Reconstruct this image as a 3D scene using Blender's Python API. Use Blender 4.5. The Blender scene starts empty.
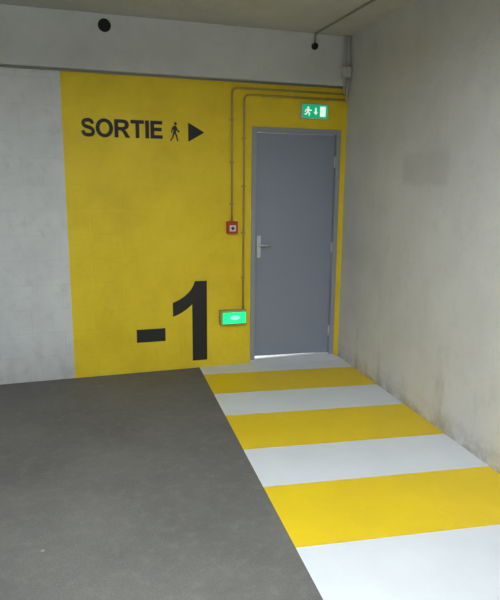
import bpy, bmesh, math, random
from mathutils import Vector, Matrix
random.seed(3)
scene=bpy.context.scene
scene.view_settings.view_transform='Standard'
scene.view_settings.look='None'
COL=scene.collection
TA=0.0641            # right wall runs slightly askew: x = TA*y
H=2.883

# ------------------------------------------------------------ materials
def new_mat(name):
    m=bpy.data.materials.new(name); m.use_nodes=True
    nt=m.node_tree; b=nt.nodes['Principled BSDF']
    return m,nt,b
def N(nt,t,**k):
    n=nt.nodes.new(t)
    for a,v in k.items(): setattr(n,a,v)
    return n
def coords(nt,scale=(1,1,1)):
    g=N(nt,'ShaderNodeNewGeometry'); mp=N(nt,'ShaderNodeMapping')
    mp.inputs['Scale'].default_value=scale
    nt.links.new(g.outputs['Position'],mp.inputs['Vector']); return mp.outputs['Vector']
def noise(nt,vec,scale,detail=6,rough=.6):
    n=N(nt,'ShaderNodeTexNoise'); n.inputs['Scale'].default_value=scale
    n.inputs['Detail'].default_value=detail; n.inputs['Roughness'].default_value=rough
    nt.links.new(vec,n.inputs['Vector']); return n.outputs['Fac']
def ramp(nt,fac,stops):
    r=N(nt,'ShaderNodeValToRGB'); cr=r.color_ramp
    while len(cr.elements)<len(stops): cr.elements.new(.5)
    for e,(p,c) in zip(cr.elements,stops):
        e.position=p; e.color=(c[0],c[1],c[2],1) if not isinstance(c,(int,float)) else (c,c,c,1)
    nt.links.new(fac,r.inputs['Fac']); return r.outputs['Color']
def mix(nt,fac,a,b,mode='MIX'):
    m=N(nt,'ShaderNodeMix',data_type='RGBA',blend_type=mode)
    for s,v in ((0,fac),(6,a),(7,b)):
        if hasattr(v,'is_output'): nt.links.new(v,m.inputs[s])
        elif s==0: m.inputs[0].default_value=v
        else: m.inputs[s].default_value=(v[0],v[1],v[2],1)
    return m.outputs[2]
def math_(nt,op,a,b=0.,clamp=False):
    m=N(nt,'ShaderNodeMath',operation=op); m.use_clamp=clamp
    for i,v in enumerate((a,b)):
        if hasattr(v,'is_output'): nt.links.new(v,m.inputs[i])
        else: m.inputs[i].default_value=v
    return m.outputs[0]
def bump(nt,b,h,strength=.3,dist=.01):
    n=N(nt,'ShaderNodeBump'); n.inputs['Strength'].default_value=strength; n.inputs['Distance'].default_value=dist
    nt.links.new(h,n.inputs['Height']); nt.links.new(n.outputs['Normal'],b.inputs['Normal'])
def lin(r,g,b):
    f=lambda c:(c/255/12.92 if c/255<=.04045 else ((c/255+.055)/1.055)**2.4)
    return (f(r),f(g),f(b))
def simple(name,col,rough=.5,metal=0.,emit=None,es=0.,nscale=25,var=.12):
    m,nt,b=new_mat(name)
    v=coords(nt); n=noise(nt,v,nscale,4)
    c2=tuple(x*(1-var) for x in col)
    nt.links.new(mix(nt,n,col,c2),b.inputs['Base Color'])
    b.inputs['Roughness'].default_value=rough; b.inputs['Metallic'].default_value=metal
    if emit:
        b.inputs['Emission Color'].default_value=(*emit,1); b.inputs['Emission Strength'].default_value=es
    return m

def mat_back_wall():
    m,nt,b=new_mat('painted_block_wall')
    v=coords(nt); g=N(nt,'ShaderNodeNewGeometry'); sx=N(nt,'ShaderNodeSeparateXYZ')
    nt.links.new(g.outputs['Position'],sx.inputs[0])
    X,Z=sx.outputs[0],sx.outputs[2]
    # faint block courses
    cv=N(nt,'ShaderNodeCombineXYZ'); nt.links.new(X,cv.inputs[0]); nt.links.new(Z,cv.inputs[1])
    br=N(nt,'ShaderNodeTexBrick'); br.inputs['Scale'].default_value=1
    br.inputs['Brick Width'].default_value=.5; br.inputs['Row Height'].default_value=.2
    br.inputs['Mortar Size'].default_value=.007; br.inputs['Mortar Smooth'].default_value=1
    nt.links.new(cv.outputs[0],br.inputs['Vector'])
    # rough grey-white paint
    n1=noise(nt,v,2.2,8,.65); n2=noise(nt,v,9,6,.7); n3=noise(nt,v,60,3,.6)
    white=ramp(nt,n1,[(.3,(.57,.585,.60)),(.5,(.64,.655,.67)),(.7,(.71,.725,.74))])
    white=mix(nt,ramp(nt,n2,[(.52,0.),(.74,.65)]),white,(.48,.485,.48))
    white=mix(nt,math_(nt,'MULTIPLY',br.outputs['Fac'],.12),white,(.44,.44,.43))
    # soiling near floor
    low=math_(nt,'MULTIPLY',math_(nt,'SUBTRACT',1.,math_(nt,'DIVIDE',Z,.35),True),math_(nt,'MULTIPLY',n2,.9))
    white=mix(nt,low,white,(.30,.29,.27))
    yel=ramp(nt,n1,[(.3,(.70,.50,.010)),(.5,(.79,.58,.012)),(.7,(.85,.64,.020))])
    yel=mix(nt,ramp(nt,n2,[(.56,0.),(.78,.35)]),yel,(.62,.43,.02))
    yel=mix(nt,math_(nt,'MULTIPLY',low,.35),yel,(.35,.23,.03))
    edge=math_(nt,'ADD',X,math_(nt,'MULTIPLY',math_(nt,'SUBTRACT',n3,.5),.012))
    mk=math_(nt,'MULTIPLY',math_(nt,'GREATER_THAN',edge,-2.434),math_(nt,'LESS_THAN',math_(nt,'ADD',Z,math_(nt,'MULTIPLY',math_(nt,'SUBTRACT',n3,.5),.012)),2.452))
    nt.links.new(mix(nt,mk,white,yel),b.inputs['Base Color'])
    b.inputs['Roughness'].default_value=.62
    joint=math_(nt,'MULTIPLY',br.outputs['Fac'],math_(nt,'SUBTRACT',-.30,math_(nt,'MULTIPLY',mk,-.12)))
    h=math_(nt,'ADD',joint,math_(nt,'ADD',math_(nt,'MULTIPLY',n2,.7),math_(nt,'MULTIPLY',n3,.35)))
    bump(nt,b,h,.4,.012)
    return m
def mat_concrete(name,c0,c1,c2,stain=None,s=1.3,bs=.4,rough=.8,low_dirt=True,patch=None):
    m,nt,b=new_mat(name)
    v=coords(nt); g=N(nt,'ShaderNodeNewGeometry'); sx=N(nt,'ShaderNodeSeparateXYZ')
    nt.links.new(g.outputs['Position'],sx.inputs[0]); Y,Z=sx.outputs[1],sx.outputs[2]
    n1=noise(nt,v,s,8,.6); n2=noise(nt,v,s*6,7,.7); n3=noise(nt,v,70,3,.6)
    c=ramp(nt,n1,[(.3,c0),(.5,c1),(.72,c2)])
    c=mix(nt,math_(nt,'MULTIPLY',ramp(nt,n2,[(.5,0.),(.75,1.)]),.35),c,tuple(x*.75 for x in c1))
    if stain:
        vs=coords(nt,(5,5,1.1)); ns=noise(nt,vs,1.6,6,.65)
        f=math_(nt,'MULTIPLY',ramp(nt,ns,[(.56,0.),(.72,1.)]),math_(nt,'SUBTRACT',1.0,math_(nt,'DIVIDE',Z,1.2),True))
        c=mix(nt,math_(nt,'MULTIPLY',f,.38),c,stain)
    if low_dirt:
        low=math_(nt,'MULTIPLY',math_(nt,'SUBTRACT',1.,math_(nt,'DIVIDE',Z,.16),True),ramp(nt,n2,[(.38,0.),(.62,1.)]))
        c=mix(nt,math_(nt,'MULTIPLY',low,.6),c,(.20,.15,.09))
    if patch:
        y0,y1,z0,z1=patch
        wob=math_(nt,'MULTIPLY',math_(nt,'SUBTRACT',n2,.5),.09)
        yy=math_(nt,'ADD',Y,wob); zz=math_(nt,'ADD',Z,wob)
        def band(x,a,bb):
            e=.05
            return math_(nt,'MULTIPLY',math_(nt,'DIVIDE',math_(nt,'SUBTRACT',x,a),e,True),math_(nt,'DIVIDE',math_(nt,'SUBTRACT',bb,x),e,True))
        pm=math_(nt,'MULTIPLY',band(yy,y0,y1),band(zz,z0,z1))
        c=mix(nt,math_(nt,'MULTIPLY',pm,.38),c,tuple(x*.68 for x in c1))
    nt.links.new(c,b.inputs['Base Color']); b.inputs['Roughness'].default_value=rough
    h=math_(nt,'ADD',n2,math_(nt,'MULTIPLY',n3,.35)); bump(nt,b,h,bs,.015)
    return m
M_back=mat_back_wall()
M_right=mat_concrete('rendered_concrete_wall',(.55,.545,.535),(.61,.605,.595),(.67,.665,.655),stain=(.24,.165,.09),patch=(-1.70,-1.05,1.60,1.87))
M_beam=mat_concrete('painted_beam',(.56,.58,.58),(.62,.64,.64),(.68,.70,.70),low_dirt=False,s=1.6)
M_ceil=mat_concrete('raw_concrete_ceiling',(.47,.475,.455),(.54,.545,.525),(.60,.605,.58),low_dirt=False,s=2.0,bs=.5)
M_other=mat_concrete('far_concrete_wall',(.48,.48,.48),(.56,.56,.56),(.62,.62,.62))
def mat_floor():
    m,nt,b=new_mat('asphalt_floor')
    v=coords(nt); n1=noise(nt,v,1.1,8,.65); n2=noise(nt,v,110,3,.7); n3=noise(nt,v,14,6,.7)
    c=ramp(nt,n1,[(.28,(.102,.099,.095)),(.5,(.138,.134,.128)),(.72,(.175,.170,.162))])
    c=mix(nt,ramp(nt,n2,[(.35,.35),(.6,0.)]),c,(.05,.049,.048))
    c=mix(nt,ramp(nt,n2,[(.64,0.),(.76,.45)]),c,(.34,.33,.31))
    c=mix(nt,ramp(nt,n3,[(.50,0.),(.8,.5)]),c,(.22,.215,.205))
    vo=N(nt,'ShaderNodeTexVoronoi'); vo.inputs['Scale'].default_value=3.1; nt.links.new(v,vo.inputs['Vector'])
    c=mix(nt,ramp(nt,vo.outputs['Distance'],[(.02,.7),(.035,0.)]),c,(.42,.40,.37))
    nt.links.new(c,b.inputs['Base Color']); b.inputs['Roughness'].default_value=.75
    bump(nt,b,math_(nt,'ADD',math_(nt,'MULTIPLY',n2,.5),n3),.4,.006); return m
M_floor=mat_floor()
def mat_roadpaint(name,col,dirt):
    m,nt,b=new_mat(name)
    v=coords(nt); n1=noise(nt,v,2.5,8,.7); n2=noise(nt,v,110,3,.7); n3=noise(nt,v,20,6,.7)
    c=mix(nt,ramp(nt,n1,[(.35,.35),(.65,0.)]),col,dirt)
    c=mix(nt,ramp(nt,n3,[(.6,0.),(.8,.4)]),c,dirt)
    nt.links.new(c,b.inputs['Base Color']); b.inputs['Roughness'].default_value=.5
    bump(nt,b,math_(nt,'ADD',math_(nt,'MULTIPLY',n2,.5),n3),.35,.005); return m
M_fw=mat_roadpaint('white_floor_paint',(.68,.71,.77),(.56,.58,.61))
M_fy=mat_roadpaint('yellow_floor_paint',(.76,.54,.010),(.62,.43,.02))
M_black=simple('black_wall_paint',(.012,.012,.014),.6,nscale=8,var=.3)
M_door=simple('grey_door_lacquer',lin(138,145,162),.42,nscale=3,var=.07)
M_frame=simple('grey_frame_lacquer',lin(148,153,162),.45,nscale=5,var=.08)
M_steel=simple('brushed_steel',(.72,.72,.72),.35,metal=.6)
M_gaplight=simple('gap_light_threshold',(.9,.93,.97),.4)  # near-white colour helps paint the light line under the door
M_cond_y=simple('yellow_painted_conduit',(.50,.38,.08),.5,var=.25)
M_cond_g=simple('grey_conduit',(.32,.31,.28),.55,var=.25)
M_pvc=simple('grey_plastic_box',(.54,.54,.52),.5)
M_red=simple('red_plastic',(.50,.03,.02),.4)
M_cream=simple('cream_plastic',(.42,.36,.13),.5)
M_white=simple('white_plastic',(.72,.74,.72),.45)
M_darkhole=simple('black_fittings_and_hole_shade',(.01,.01,.01),.8)
M_green=simple('green_lit_sign',(.0,.30,.13),.4,emit=(.0,.36,.17),es=.85)
M_greenb=simple('green_lit_diffuser',(.0,.4,.12),.3,emit=(.01,.80,.25),es=1.3)
M_glow=simple('diffuser_glare',(.2,1,.5),.3,emit=(.25,1.,.50),es=1.2)
M_signw=simple('white_lit_legend',(.8,.9,.82),.4,emit=(.75,1,.85),es=.75)
M_tube=simple('fluorescent_tube_glass',(.9,.9,.9),.3,emit=(.92,1,1),es=6.0)
M_housing=simple('lamp_housing_enamel',(.7,.7,.7),.4)

# ------------------------------------------------------------ mesh helpers
def obj(name,bm,mats,parent=None,smooth=False):
    me=bpy.data.meshes.new(name); bmesh.ops.recalc_face_normals(bm,faces=bm.faces[:]); bm.to_mesh(me); bm.free()
    for m in (mats if isinstance(mats,(list,tuple)) else [mats]): me.materials.append(m)
    o=bpy.data.objects.new(name,me); COL.objects.link(o)
    if smooth:
        for p in me.polygons: p.use_smooth=True
    if parent: o.parent=parent
    return o
def empty(name,loc=(0,0,0)):
    e=bpy.data.objects.new(name,None); e.empty_display_size=.1; COL.objects.link(e); return e
def box(bm,x0,x1,y0,y1,z0,z1,mi=0,bev=0.,seg=2,skew=None):
    r=bmesh.ops.create_cube(bm,size=1.)
    vs=r['verts']
    for v in vs:
        v.co=Vector(((x0+x1)/2+v.co.x*(x1-x0),(y0+y1)/2+v.co.y*(y1-y0),(z0+z1)/2+v.co.z*(z1-z0)))
        if skew and v.co.z<(z0+z1)/2 and v.co.x<(x0+x1)/2: v.co.z+=skew
    fs=set(f for v in vs for f in v.link_faces)
    for f in fs: f.material_index=mi
    if bev:
        es=list(set(e for v in vs for e in v.link_edges))
        bmesh.ops.bevel(bm,geom=es,offset=bev,segments=seg,affect='EDGES',profile=.5)
def cyl(bm,c,r,d,axis='Y',seg=24,mi=0,r2=None):
    rot={'Z':Matrix.Identity(4),'Y':Matrix.Rotation(math.pi/2,4,'X'),'X':Matrix.Rotation(math.pi/2,4,'Y')}[axis]
    q=bmesh.ops.create_cone(bm,cap_ends=True,segments=seg,radius1=r,radius2=r if r2 is None else r2,depth=d,matrix=Matrix.Translation(c)@rot)
    for f in set(f for v in q['verts'] for f in v.link_faces): f.material_index=mi
def tube(bm,pts,r,seg=12,mi=0,fillet=.05,n=6):
    P=[Vector(p) for p in pts]; path=[P[0]]
    for i in range(1,len(P)-1):
        a,b,c=P[i-1],P[i],P[i+1]; d1=(a-b); d2=(c-b)
        f=min(fillet,d1.length*.45,d2.length*.45); s=b+d1.normalized()*f; e=b+d2.normalized()*f
        for k in range(n+1):
            t=k/n; path.append(s*(1-t)**2+b*2*t*(1-t)+e*t*t)
    path.append(P[-1]); rings=[]; up=None
    for i,p in enumerate(path):
        t=(path[min(i+1,len(path)-1)]-path[max(i-1,0)]).normalized()
        if up is None:
            up=Vector((0,0,1)) if abs(t.z)<.9 else Vector((1,0,0))
        u=(up-t*up.dot(t)).normalized(); up=u; w=t.cross(u)
        rings.append([bm.verts.new(p+(u*math.cos(2*math.pi*k/seg)+w*math.sin(2*math.pi*k/seg))*r) for k in range(seg)])
    for a,b in zip(rings,rings[1:]):
        for k in range(seg):
            f=bm.faces.new((a[k],a[(k+1)%seg],b[(k+1)%seg],b[k])); f.material_index=mi; f.smooth=True
    for rg in (rings[0],rings[-1]):
        f=bm.faces.new(rg); f.material_index=mi
def shape2d(name,loops,mat,y,thick=.001,parent=None):
    """filled 2-D outline(s) (x,z) laid on a plane facing -y; holes handled by curve fill"""
    cu=bpy.data.curves.new(name,'CURVE'); cu.dimensions='2D'; cu.fill_mode='BOTH'; cu.extrude=thick/2
    for lp in loops:
        s=cu.splines.new('POLY'); s.points.add(len(lp)-1); s.use_cyclic_u=True
        for p,(a,b) in zip(s.points,lp): p.co=(a,b,0,1)
    t=bpy.data.objects.new(name+'_c',cu); COL.objects.link(t)
    bpy.context.view_layer.update()
    me=bpy.data.meshes.new_from_object(t.evaluated_get(bpy.context.evaluated_depsgraph_get()))
    bpy.data.objects.remove(t)
    me.transform(Matrix.Translation((0,y,0))@Matrix.Rotation(math.pi/2,4,'X'))
    me.name=name; me.materials.clear(); me.materials.append(mat)
    o=bpy.data.objects.new(name,me); COL.objects.link(o)
    if parent: o.parent=parent
    return o
def ell(cx,cy,rx,ry,n=40,a0=0,a1=360):
    full=abs(a1-a0)>=360
    m=n if full else n+1
    return [(cx+rx*math.cos(math.radians(a0+(a1-a0)*i/n)),cy+ry*math.sin(math.radians(a0+(a1-a0)*i/n))) for i in range(m)]
def bez(p0,p1,p2,p3,n=10):
    o=[]
    for i in range(n+1):
        t=i/n; u=1-t
        o.append(tuple(u**3*p0[k]+3*u*u*t*p1[k]+3*u*t*t*p2[k]+t**3*p3[k] for k in (0,1)))
    return o
def stroke(pts,w):
    L=[];R=[]
    for i,p in enumerate(pts):
        a=pts[max(i-1,0)]; b=pts[min(i+1,len(pts)-1)]
        dx,dy=b[0]-a[0],b[1]-a[1]; l=math.hypot(dx,dy) or 1
        ww=w(i/(len(pts)-1)) if callable(w) else w
        nx,ny=-dy/l*ww/2,dx/l*ww/2
        L.append((p[0]+nx,p[1]+ny)); R.append((p[0]-nx,p[1]-ny))
    return L+R[::-1]

# ------------------------------------------------------------ room shell
XL=-7.2; YN=-9.0
DX0,DX1,DZ=-.890,-.052,2.10        # door opening (frame outside)
bm=bmesh.new()
box(bm,XL,DX0,0,.18,0,2.47)
box(bm,DX1,.35,0,.18,0,2.47)
box(bm,DX0,DX1,0,.18,DZ,2.47)
obj('wall_back',bm,M_back)
bm=bmesh.new(); box(bm,XL,.35,-.028,.18,2.47,H,bev=.006); obj('trim_beam',bm,M_beam)
ang=math.atan(TA)
bm=bmesh.new(); box(bm,0,.5,YN/math.cos(ang),0,0,H)
o=obj('wall_right',bm,M_right); o.rotation_euler=(0,0,-ang)
bm=bmesh.new(); box(bm,XL-.2,XL,YN,.18,0,H); obj('wall_left',bm,M_other)
bm=bmesh.new(); box(bm,XL-.2,.4,YN-.2,YN,0,H); obj('wall_front',bm,M_other)
bm=bmesh.new(); box(bm,XL-.2,.8,YN-.2,1.2,-.15,0); obj('floor',bm,M_floor)
bm=bmesh.new(); box(bm,XL-.2,.8,YN-.2,.18,H,H+.2); obj('ceiling',bm,M_ceil)

# painted crossing: stripes between wall and edge line
XW=-1.364; SA=math.tan(-.121)
ys=[0,-.214,-.703,-1.149,-1.704,-2.170,-2.725,-3.33,-3.85,-4.35,-4.88,-5.4,-5.9,-6.4,-6.9,-7.4]
bm=bmesh.new()
for i in range(len(ys)-1):
    def yr(y,t): return y+SA*1.36*t*(1 if y<0 else 0)*.93
    cols=[]
    for t in (0,.5,1):
        row=[]
        for y in (ys[i],ys[i+1]):
            yy=yr(y,t)
            row.append((XW+1.362*t+TA*yy,yy))
        cols.append(row)
    for k in range(2):
        a,b=cols[k],cols[k+1]
        vs=[bm.verts.new((p[0],p[1],.0015)) for p in (a[0],b[0],b[1],a[1])]
        f=bm.faces.new(vs); f.material_index=i%2
obj('painted_walkway_stripes',bm,[M_fw,M_fy])

# ------------------------------------------------------------ door
door=empty('door_1')
bm=bmesh.new()
fw=.042
box(bm,DX0,DX0+fw,-.012,.10,0,DZ,bev=.004)
box(bm,DX1-fw,DX1,-.012,.10,0,DZ,bev=.004)
box(bm,DX0+fw,DX1-fw,-.012,.10,DZ-fw,DZ,bev=.004)
obj('frame',bm,M_frame,door)
bm=bmesh.new()
box(bm,DX0+fw+.004,DX1-fw-.004,.022,.052,.037,DZ-fw-.005,bev=.002,skew=.019)
obj('leaf',bm,M_door,door)
bm=bmesh.new()
for z in (.25,1.05,1.82):
    cyl(bm,(DX1-fw-.002,.014,z),.009,.10,'Z',12)
obj('hinges',bm,M_steel,door,True)
bm=bmesh.new(); box(bm,DX0+fw,DX1-fw,.004,.30,0,.032,bev=.003); obj('threshold',bm,M_gaplight,door)  # added strip, kept pale to carry the light showing under the leaf
# white-painted sill ramp in front of the leaf
bm=bmesh.new()
vv=[bm.verts.new(c) for c in ((DX0,-.13,.0016),(DX1,-.13,.0016),(DX1-.0,-.013,.024),(DX0,-.013,.028),(DX0,-.013,.0),(DX1,-.013,.0),(DX0+fw,.006,.033),(DX1-fw,.006,.030),(DX0+fw,-.013,.028),(DX1-fw,-.013,.024))]
bm.faces.new((vv[0],vv[1],vv[2],vv[9],vv[8],vv[3])); bm.faces.new((vv[0],vv[3],vv[4])); bm.faces.new((vv[1],vv[5],vv[2])); bm.faces.new((vv[8],vv[9],vv[7],vv[6]))
obj('sill_ramp',bm,M_fw,door)
bm=bmesh.new()
hx=DX0+fw+.038
box(bm,hx-.018,hx+.018,.013,.023,.97,1.17,bev=.006)
cyl(bm,(hx,-.005,1.085),.010,.045,'Y',16)
tube(bm,[(hx,-.028,1.085),(hx+.02,-.03,1.087),(hx+.092,-.028,1.080)],.010,12,fillet=.02)
cyl(bm,(hx,.010,1.01),.011,.012,'Y',16)
obj('lever_handle',bm,M_steel,door)
# lit stairwell beyond the door, seen only through the gap under the leaf
bm=bmesh.new()
box(bm,-1.3,.5,1.1,1.2,0,2.4); box(bm,-1.4,-1.3,.18,1.2,0,2.4); box(bm,.5,.6,.18,1.2,0,2.4); box(bm,-1.4,.6,.18,1.2,2.4,2.5)
obj('wall_stairwell',bm,M_other)
e=empty('stairwell_wall_lamp')
bm=bmesh.new(); cyl(bm,(-.5,1.085,.9),.12,.03,'Y',24); obj('base',bm,M_housing,e)
bm=bmesh.new(); cyl(bm,(-.5,1.05,.9),.10,.04,'Y',24,r2=.07); obj('diffuser',bm,M_tube,e)
L=bpy.data.lights.new('stairwell_light','POINT'); L.energy=35; L.shadow_soft_size=.05
lo=bpy.data.objects.new('stairwell_light',L); lo.location=(-.5,.95,.9); COL.objects.link(lo); lo.parent=e

# ------------------------------------------------------------ lettering SORTIE
let=empty('sortie_wall_lettering')
yT=-.001
def letter(name,loops,x,z,sx,sz):
    shape2d(name,[[(x+a*sx,z+b*sz) for a,b in lp] for lp in loops],M_black,yT,.0014,let)
hC=.140; z0=1.974
Sc=[]
Sc+=bez((.80,.70),(.76,.88),(.66,.905),(.48,.905),12)
Sc+=bez((.48,.905),(.26,.905),(.17,.83),(.17,.735),10)[1:]
Sc+=bez((.17,.735),(.17,.60),(.30,.565),(.48,.525),10)[1:]
Sc+=bez((.48,.525),(.70,.475),(.83,.43),(.83,.28),10)[1:]
Sc+=bez((.83,.28),(.83,.13),(.68,.095),(.48,.095),10)[1:]
Sc+=bez((.48,.095),(.28,.095),(.17,.15),(.13,.33),12)[1:]
Sc=[(a*.88,b) for a,b in Sc]
S=[stroke(Sc,.205)]
O=[ell(.53,.5,.53,.52,48),ell(.53,.5,.29,.325,48)]
st=.245
R=[[(0,0),(0,1),(.45,1)]+bez((.45,1),(.80,1),(.90,.90),(.90,.72),10)[1:]+bez((.90,.72),(.90,.56),(.79,.47),(.64,.435),8)[1:]+[(.72,.37),(.97,0),(.69,0),(.50,.30)]+bez((.50,.30),(.42,.395),(.38,.40),(.28,.40),6)[1:]+[(st,.40),(st,0)],
   [(st,.59),(.42,.59)]+bez((.42,.59),(.60,.59),(.64,.62),(.64,.705),8)[1:]+bez((.64,.705),(.64,.79),(.59,.81),(.44,.81),8)[1:]+[(st,.81)]]
T=[[(.30,0),(.30,.80),(0,.80),(0,1),(.84,1),(.84,.80),(.54,.80),(.54,0)]]
I=[[(0,0),(0,1),(st,1),(st,0)]]
E=[[(0,0),(0,1),(.755,1),(.755,.80),(st,.80),(st,.62),(.715,.62),(.715,.42),(st,.42),(st,.20),(.775,.20),(.775,0)]]
adv=[('letter_S',S,.88),('letter_O',O,1.13),('letter_R',R,1.0),('letter_T',T,.91),('letter_I',I,.325),('letter_E',E,.775)]
tot=sum(a[2] for a in adv); sx=(.642)/tot; x=-2.297
for n,l,a in adv:
    letter(n,l,x,z0,sx,hC); x+=a*sx
# walking man pictogram
man=empty('pedestrian_pictogram')
mx,mz=-1.553,1.960; mh=.152; mw=.135
def mp(l): return [(mx+a*mw,mz+b*mh) for a,b in l]
shape2d('head',[mp(ell(.03,.91,.09,.085,20))],M_black,yT,.0014,man)
body=[(-.07,.80),(.07,.80),(.12,.72),(.17,.60),(.29,.52),(.26,.44),(.11,.52),(.07,.60),(.06,.44),(.13,.30),(.19,.02),(.26,.0),(.12,-.0),(.04,.27),(-.03,.38),(-.09,.20),(-.24,.0),(-.32,.03),(-.19,.20),(-.12,.42),(-.10,.62),(-.15,.56),(-.17,.42),(-.24,.42),(-.22,.60),(-.16,.72)]
shape2d('body',[mp(body)],M_black,yT,.0014,man)
shape2d('direction_arrow_marking',[[(-1.443,1.957),(-1.443,2.112),(-1.306,2.036)]],M_black,yT,.0014)
# level number -1
num=empty('level_number_lettering')
k=.715/1472
one=[(806,0),(525,0),(525,1059)]+bez((525,1059),(430,965),(310,893),(162,846),8)[1:]+[(162,1101)]+bez((162,1101),(260,1133),(350,1180),(430,1250),6)[1:]+bez((430,1250),(500,1310),(550,1380),(578,1478),6)[1:]+[(806,1478)]
shape2d('digit_1',[[(-1.292-(806-a)*k*.97,.068+b*k) for a,b in one]],M_black,yT,.0014,num)
shape2d('minus',[[(-1.912,.268),(-1.912,.383),(-1.664,.383),(-1.664,.268)]],M_black,yT,.0014,num)

# ------------------------------------------------------------ conduits on the wall
def clips(bm,pts,axis,r,mi=0):
    for p in pts:
        if axis=='Z': box(bm,p[0]-r*2.2,p[0]+r*2.2,-.003,0,p[1]-.008,p[1]+.008,mi); box(bm,p[0]-r*1.2,p[0]+r*1.2,-2*r-.003,0,p[1]-.007,p[1]+.007,mi,.002)
        else: box(bm,p[0]-.007,p[0]+.007,-2*r-.003,0,p[1]-r*1.3,p[1]+r*1.3,mi,.002)
cr=.0095
bm=bmesh.new()
tube(bm,[(-1.068,-cr-.002,1.295),(-1.068,-cr-.002,2.405),(-.022,-cr-.002,2.405)],cr)
clips(bm,[(-1.068,1.45),(-1.068,1.8),(-1.068,2.15)],'Z',cr); clips(bm,[(-.8,2.405),(-.5,2.405),(-.2,2.405)],'X',cr)
obj('alarm_conduit',bm,M_cond_y)
bm=bmesh.new()
tube(bm,[(-.962,-cr-.002,.52),(-.962,-cr-.002,2.355),(-.022,-cr-.002,2.355)],cr)
clips(bm,[(-.962,.8),(-.962,1.2),(-.962,1.6),(-.962,2.0)],'Z',cr); clips(bm,[(-.8,2.355),(-.5,2.355),(-.2,2.355)],'X',cr)
obj('lighting_conduit',bm,M_cond_y)
# long service conduit tucked below the beam
bm=bmesh.new()
tube(bm,[(XL,-.012,2.457),(-.03,-.012,2.457)],.008)
obj('service_conduit',bm,M_cond_g)
# corner riser with junction box
e=empty('corner_junction_box')
bm=bmesh.new()
box(bm,-.088,-.012,-.085,-.030,2.535,2.625,bev=.008)
box(bm,-.083,-.017,-.092,-.085,2.54,2.62,bev=.003)
obj('housing',bm,M_pvc,e)
bm=bmesh.new()
tube(bm,[(-.035,-.05,2.62),(-.035,-.05,H-.002)],.013)
tube(bm,[(-.065,-.05,2.62),(-.065,-.05,H-.002)],.009)
tube(bm,[(-.035,-.05,2.54),(-.030,-.05,2.40),(-.024,-.015,2.36)],.010)
tube(bm,[(-.060,-.05,2.54),(-.055,-.03,2.44),(-.04,-.014,2.41)],.008)
obj('cables',bm,M_pvc,e)
# ceiling conduit
bm=bmesh.new()
tube(bm,[(-.345,-.037,2.79),(-.345,-.040,H-.008),(-.300,-4.5,H-.008)],.008,fillet=.03)
obj('ceiling_conduit',bm,M_cond_g,smooth=False)
# small sensor on beam and round pipe penetration
bm=bmesh.new(); cyl(bm,(-.345,-.036,2.775),.028,.016,'Y',20); cyl(bm,(-.345,-.052,2.775),.020,.02,'Y',20,r2=.022); obj('wall_sensor',bm,M_darkhole)
e=empty('pipe_sleeve')
bm=bmesh.new(); cyl(bm,(-2.09,-.030,2.797),.040,.010,'Y',28); obj('opening',bm,M_darkhole,e)  # black disc stands in for the shade inside the hole
bm=bmesh.new()
tube(bm,[( -2.09+.044*math.cos(a*math.pi/12),-.032,2.797+.044*math.sin(a*math.pi/12)) for a in range(25)],.005,8,fillet=0.001,n=1)
obj('rim',bm,M_darkhole,e)

# ------------------------------------------------------------ fire alarm call point
e=empty('fire_alarm_call_point')
bm=bmesh.new(); box(bm,-1.118,-1.022,-.045,0,1.195,1.300,bev=.006); obj('housing',bm,M_red,e)
bm=bmesh.new(); box(bm,-1.098,-1.042,-.048,-.044,1.215,1.268,bev=.002); obj('glass_pane',bm,M_white,e)
bm=bmesh.new(); cyl(bm,(-1.07,-.049,1.241),.014,.004,'Y',20); obj('button',bm,M_black,e)

# ------------------------------------------------------------ low emergency luminaire
e=empty('emergency_luminaire')
bm=bmesh.new(); box(bm,-1.185,-.945,-.058,0,.385,.520,bev=.008,seg=3); obj('housing',bm,M_cream,e)
bm=bmesh.new(); box(bm,-1.163,-.949,-.064,-.056,.398,.500,bev=.004); obj('diffuser',bm,M_greenb,e)
shape2d('glow',[ell(-1.050,.452,.045,.020,30)],M_glow,-.0648,.001,e)  # glare at the diffuser centre, put in as an emissive oval

# ------------------------------------------------------------ exit sign above door
e=empty('exit_sign')
bm=bmesh.new(); box(bm,-.455,-.205,-.050,0,2.180,2.305,bev=.006); obj('housing',bm,M_white,e)
bm=bmesh.new(); box(bm,-.448,-.212,-.053,-.049,2.187,2.298,bev=.001); obj('panel',bm,M_green,e)
ys_=-.0536
rm=lambda l:[(-.398+a*.085,2.200+b*.085) for a,b in l]
shape2d('runner_head',[rm(ell(.02,.86,.10,.10,16))],M_signw,ys_,.001,e)
shape2d('runner_body',[rm([(-.05,.76),(.10,.74),(.28,.62),(.40,.66),(.42,.56),(.27,.52),(.12,.58),(.08,.44),(.24,.30),(.16,.02),(.05,.04),(.10,.27),(-.04,.36),(-.16,.16),(-.38,.14),(-.40,.24),(-.22,.27),(-.12,.44),(-.10,.60),(-.22,.54),(-.28,.40),(-.38,.44),(-.28,.64)])],M_signw,ys_,.001,e)
shape2d('arrow_down',[[(-.333,2.272),(-.319,2.272),(-.319,2.238),(-.305,2.238),(-.326,2.212),(-.347,2.238),(-.333,2.238)]],M_signw,ys_,.001,e)
shape2d('door_symbol',[[(-.285,2.200),(-.285,2.285),(-.232,2.285),(-.232,2.200)]],M_signw,ys_,.001,e)

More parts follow.
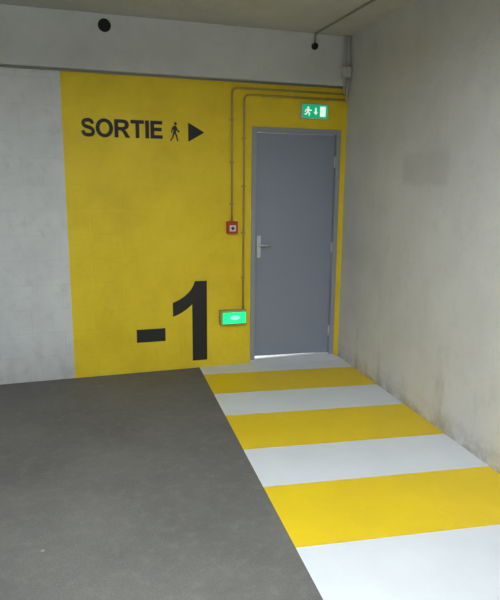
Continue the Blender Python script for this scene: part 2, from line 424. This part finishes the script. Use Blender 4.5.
# ------------------------------------------------------------ ceiling lamps (out of frame, modelled fixtures, upward fill added)
def lamp(x,y,power,up=.6,rot=0):
    e=empty('fluorescent_ceiling_lamp'); e.location=(x,y,H); e.rotation_euler=(0,0,rot)
    bm=bmesh.new(); box(bm,-.62,.62,-.03,.03,-.30,-.26,bev=.006)
    for sx_ in (-.5,.5): cyl(bm,(sx_,0,-.13),.006,.26,'Z',10)
    obj('housing',bm,M_housing,e)
    bm=bmesh.new(); cyl(bm,(0,0,-.322),.016,1.18,'X',16); obj('tube',bm,M_tube,e)
    for nm,en,z,r in (('tube_light',power,-.345,0),('ceiling_fill_light',power*up,-.25,math.pi)):  # second, upward area light is a fill added to brighten the ceiling
        L=bpy.data.lights.new(nm,'AREA'); L.shape='RECTANGLE'; L.size=1.2; L.size_y=.12; L.energy=en; L.color=(.92,.985,1)
        lo=bpy.data.objects.new(nm,L); COL.objects.link(lo); lo.parent=e; lo.location=(0,0,z); lo.rotation_euler=(r,0,0)
lamp(-2.2,-3.5,64)
lamp(-2.6,-6.2,92)
lamp(-5.8,-3.4,28)
w=bpy.data.worlds.new('World'); scene.world=w; w.use_nodes=True
w.node_tree.nodes['Background'].inputs[0].default_value=(.5,.52,.55,1); w.node_tree.nodes['Background'].inputs[1].default_value=.3

# ------------------------------------------------------------ camera
yaw,pitch,roll=.310,-.195,.009
F=Vector((math.sin(yaw)*math.cos(pitch),math.cos(yaw)*math.cos(pitch),math.sin(pitch)))
Rv=Vector((math.cos(yaw),-math.sin(yaw),0)); U=Rv.cross(F)
R2=Rv*math.cos(roll)+U*math.sin(roll); U2=U*math.cos(roll)-Rv*math.sin(roll)
cam=bpy.data.cameras.new('camera'); co=bpy.data.objects.new('camera',cam); COL.objects.link(co)
M=Matrix((R2,U2,-F)).transposed().to_4x4(); M.translation=Vector((-2.470,-4.922,1.613)); co.matrix_world=M
cam.sensor_fit='VERTICAL'; cam.sensor_height=36; cam.lens=583.66/600*36; cam.clip_start=.05
scene.camera=co
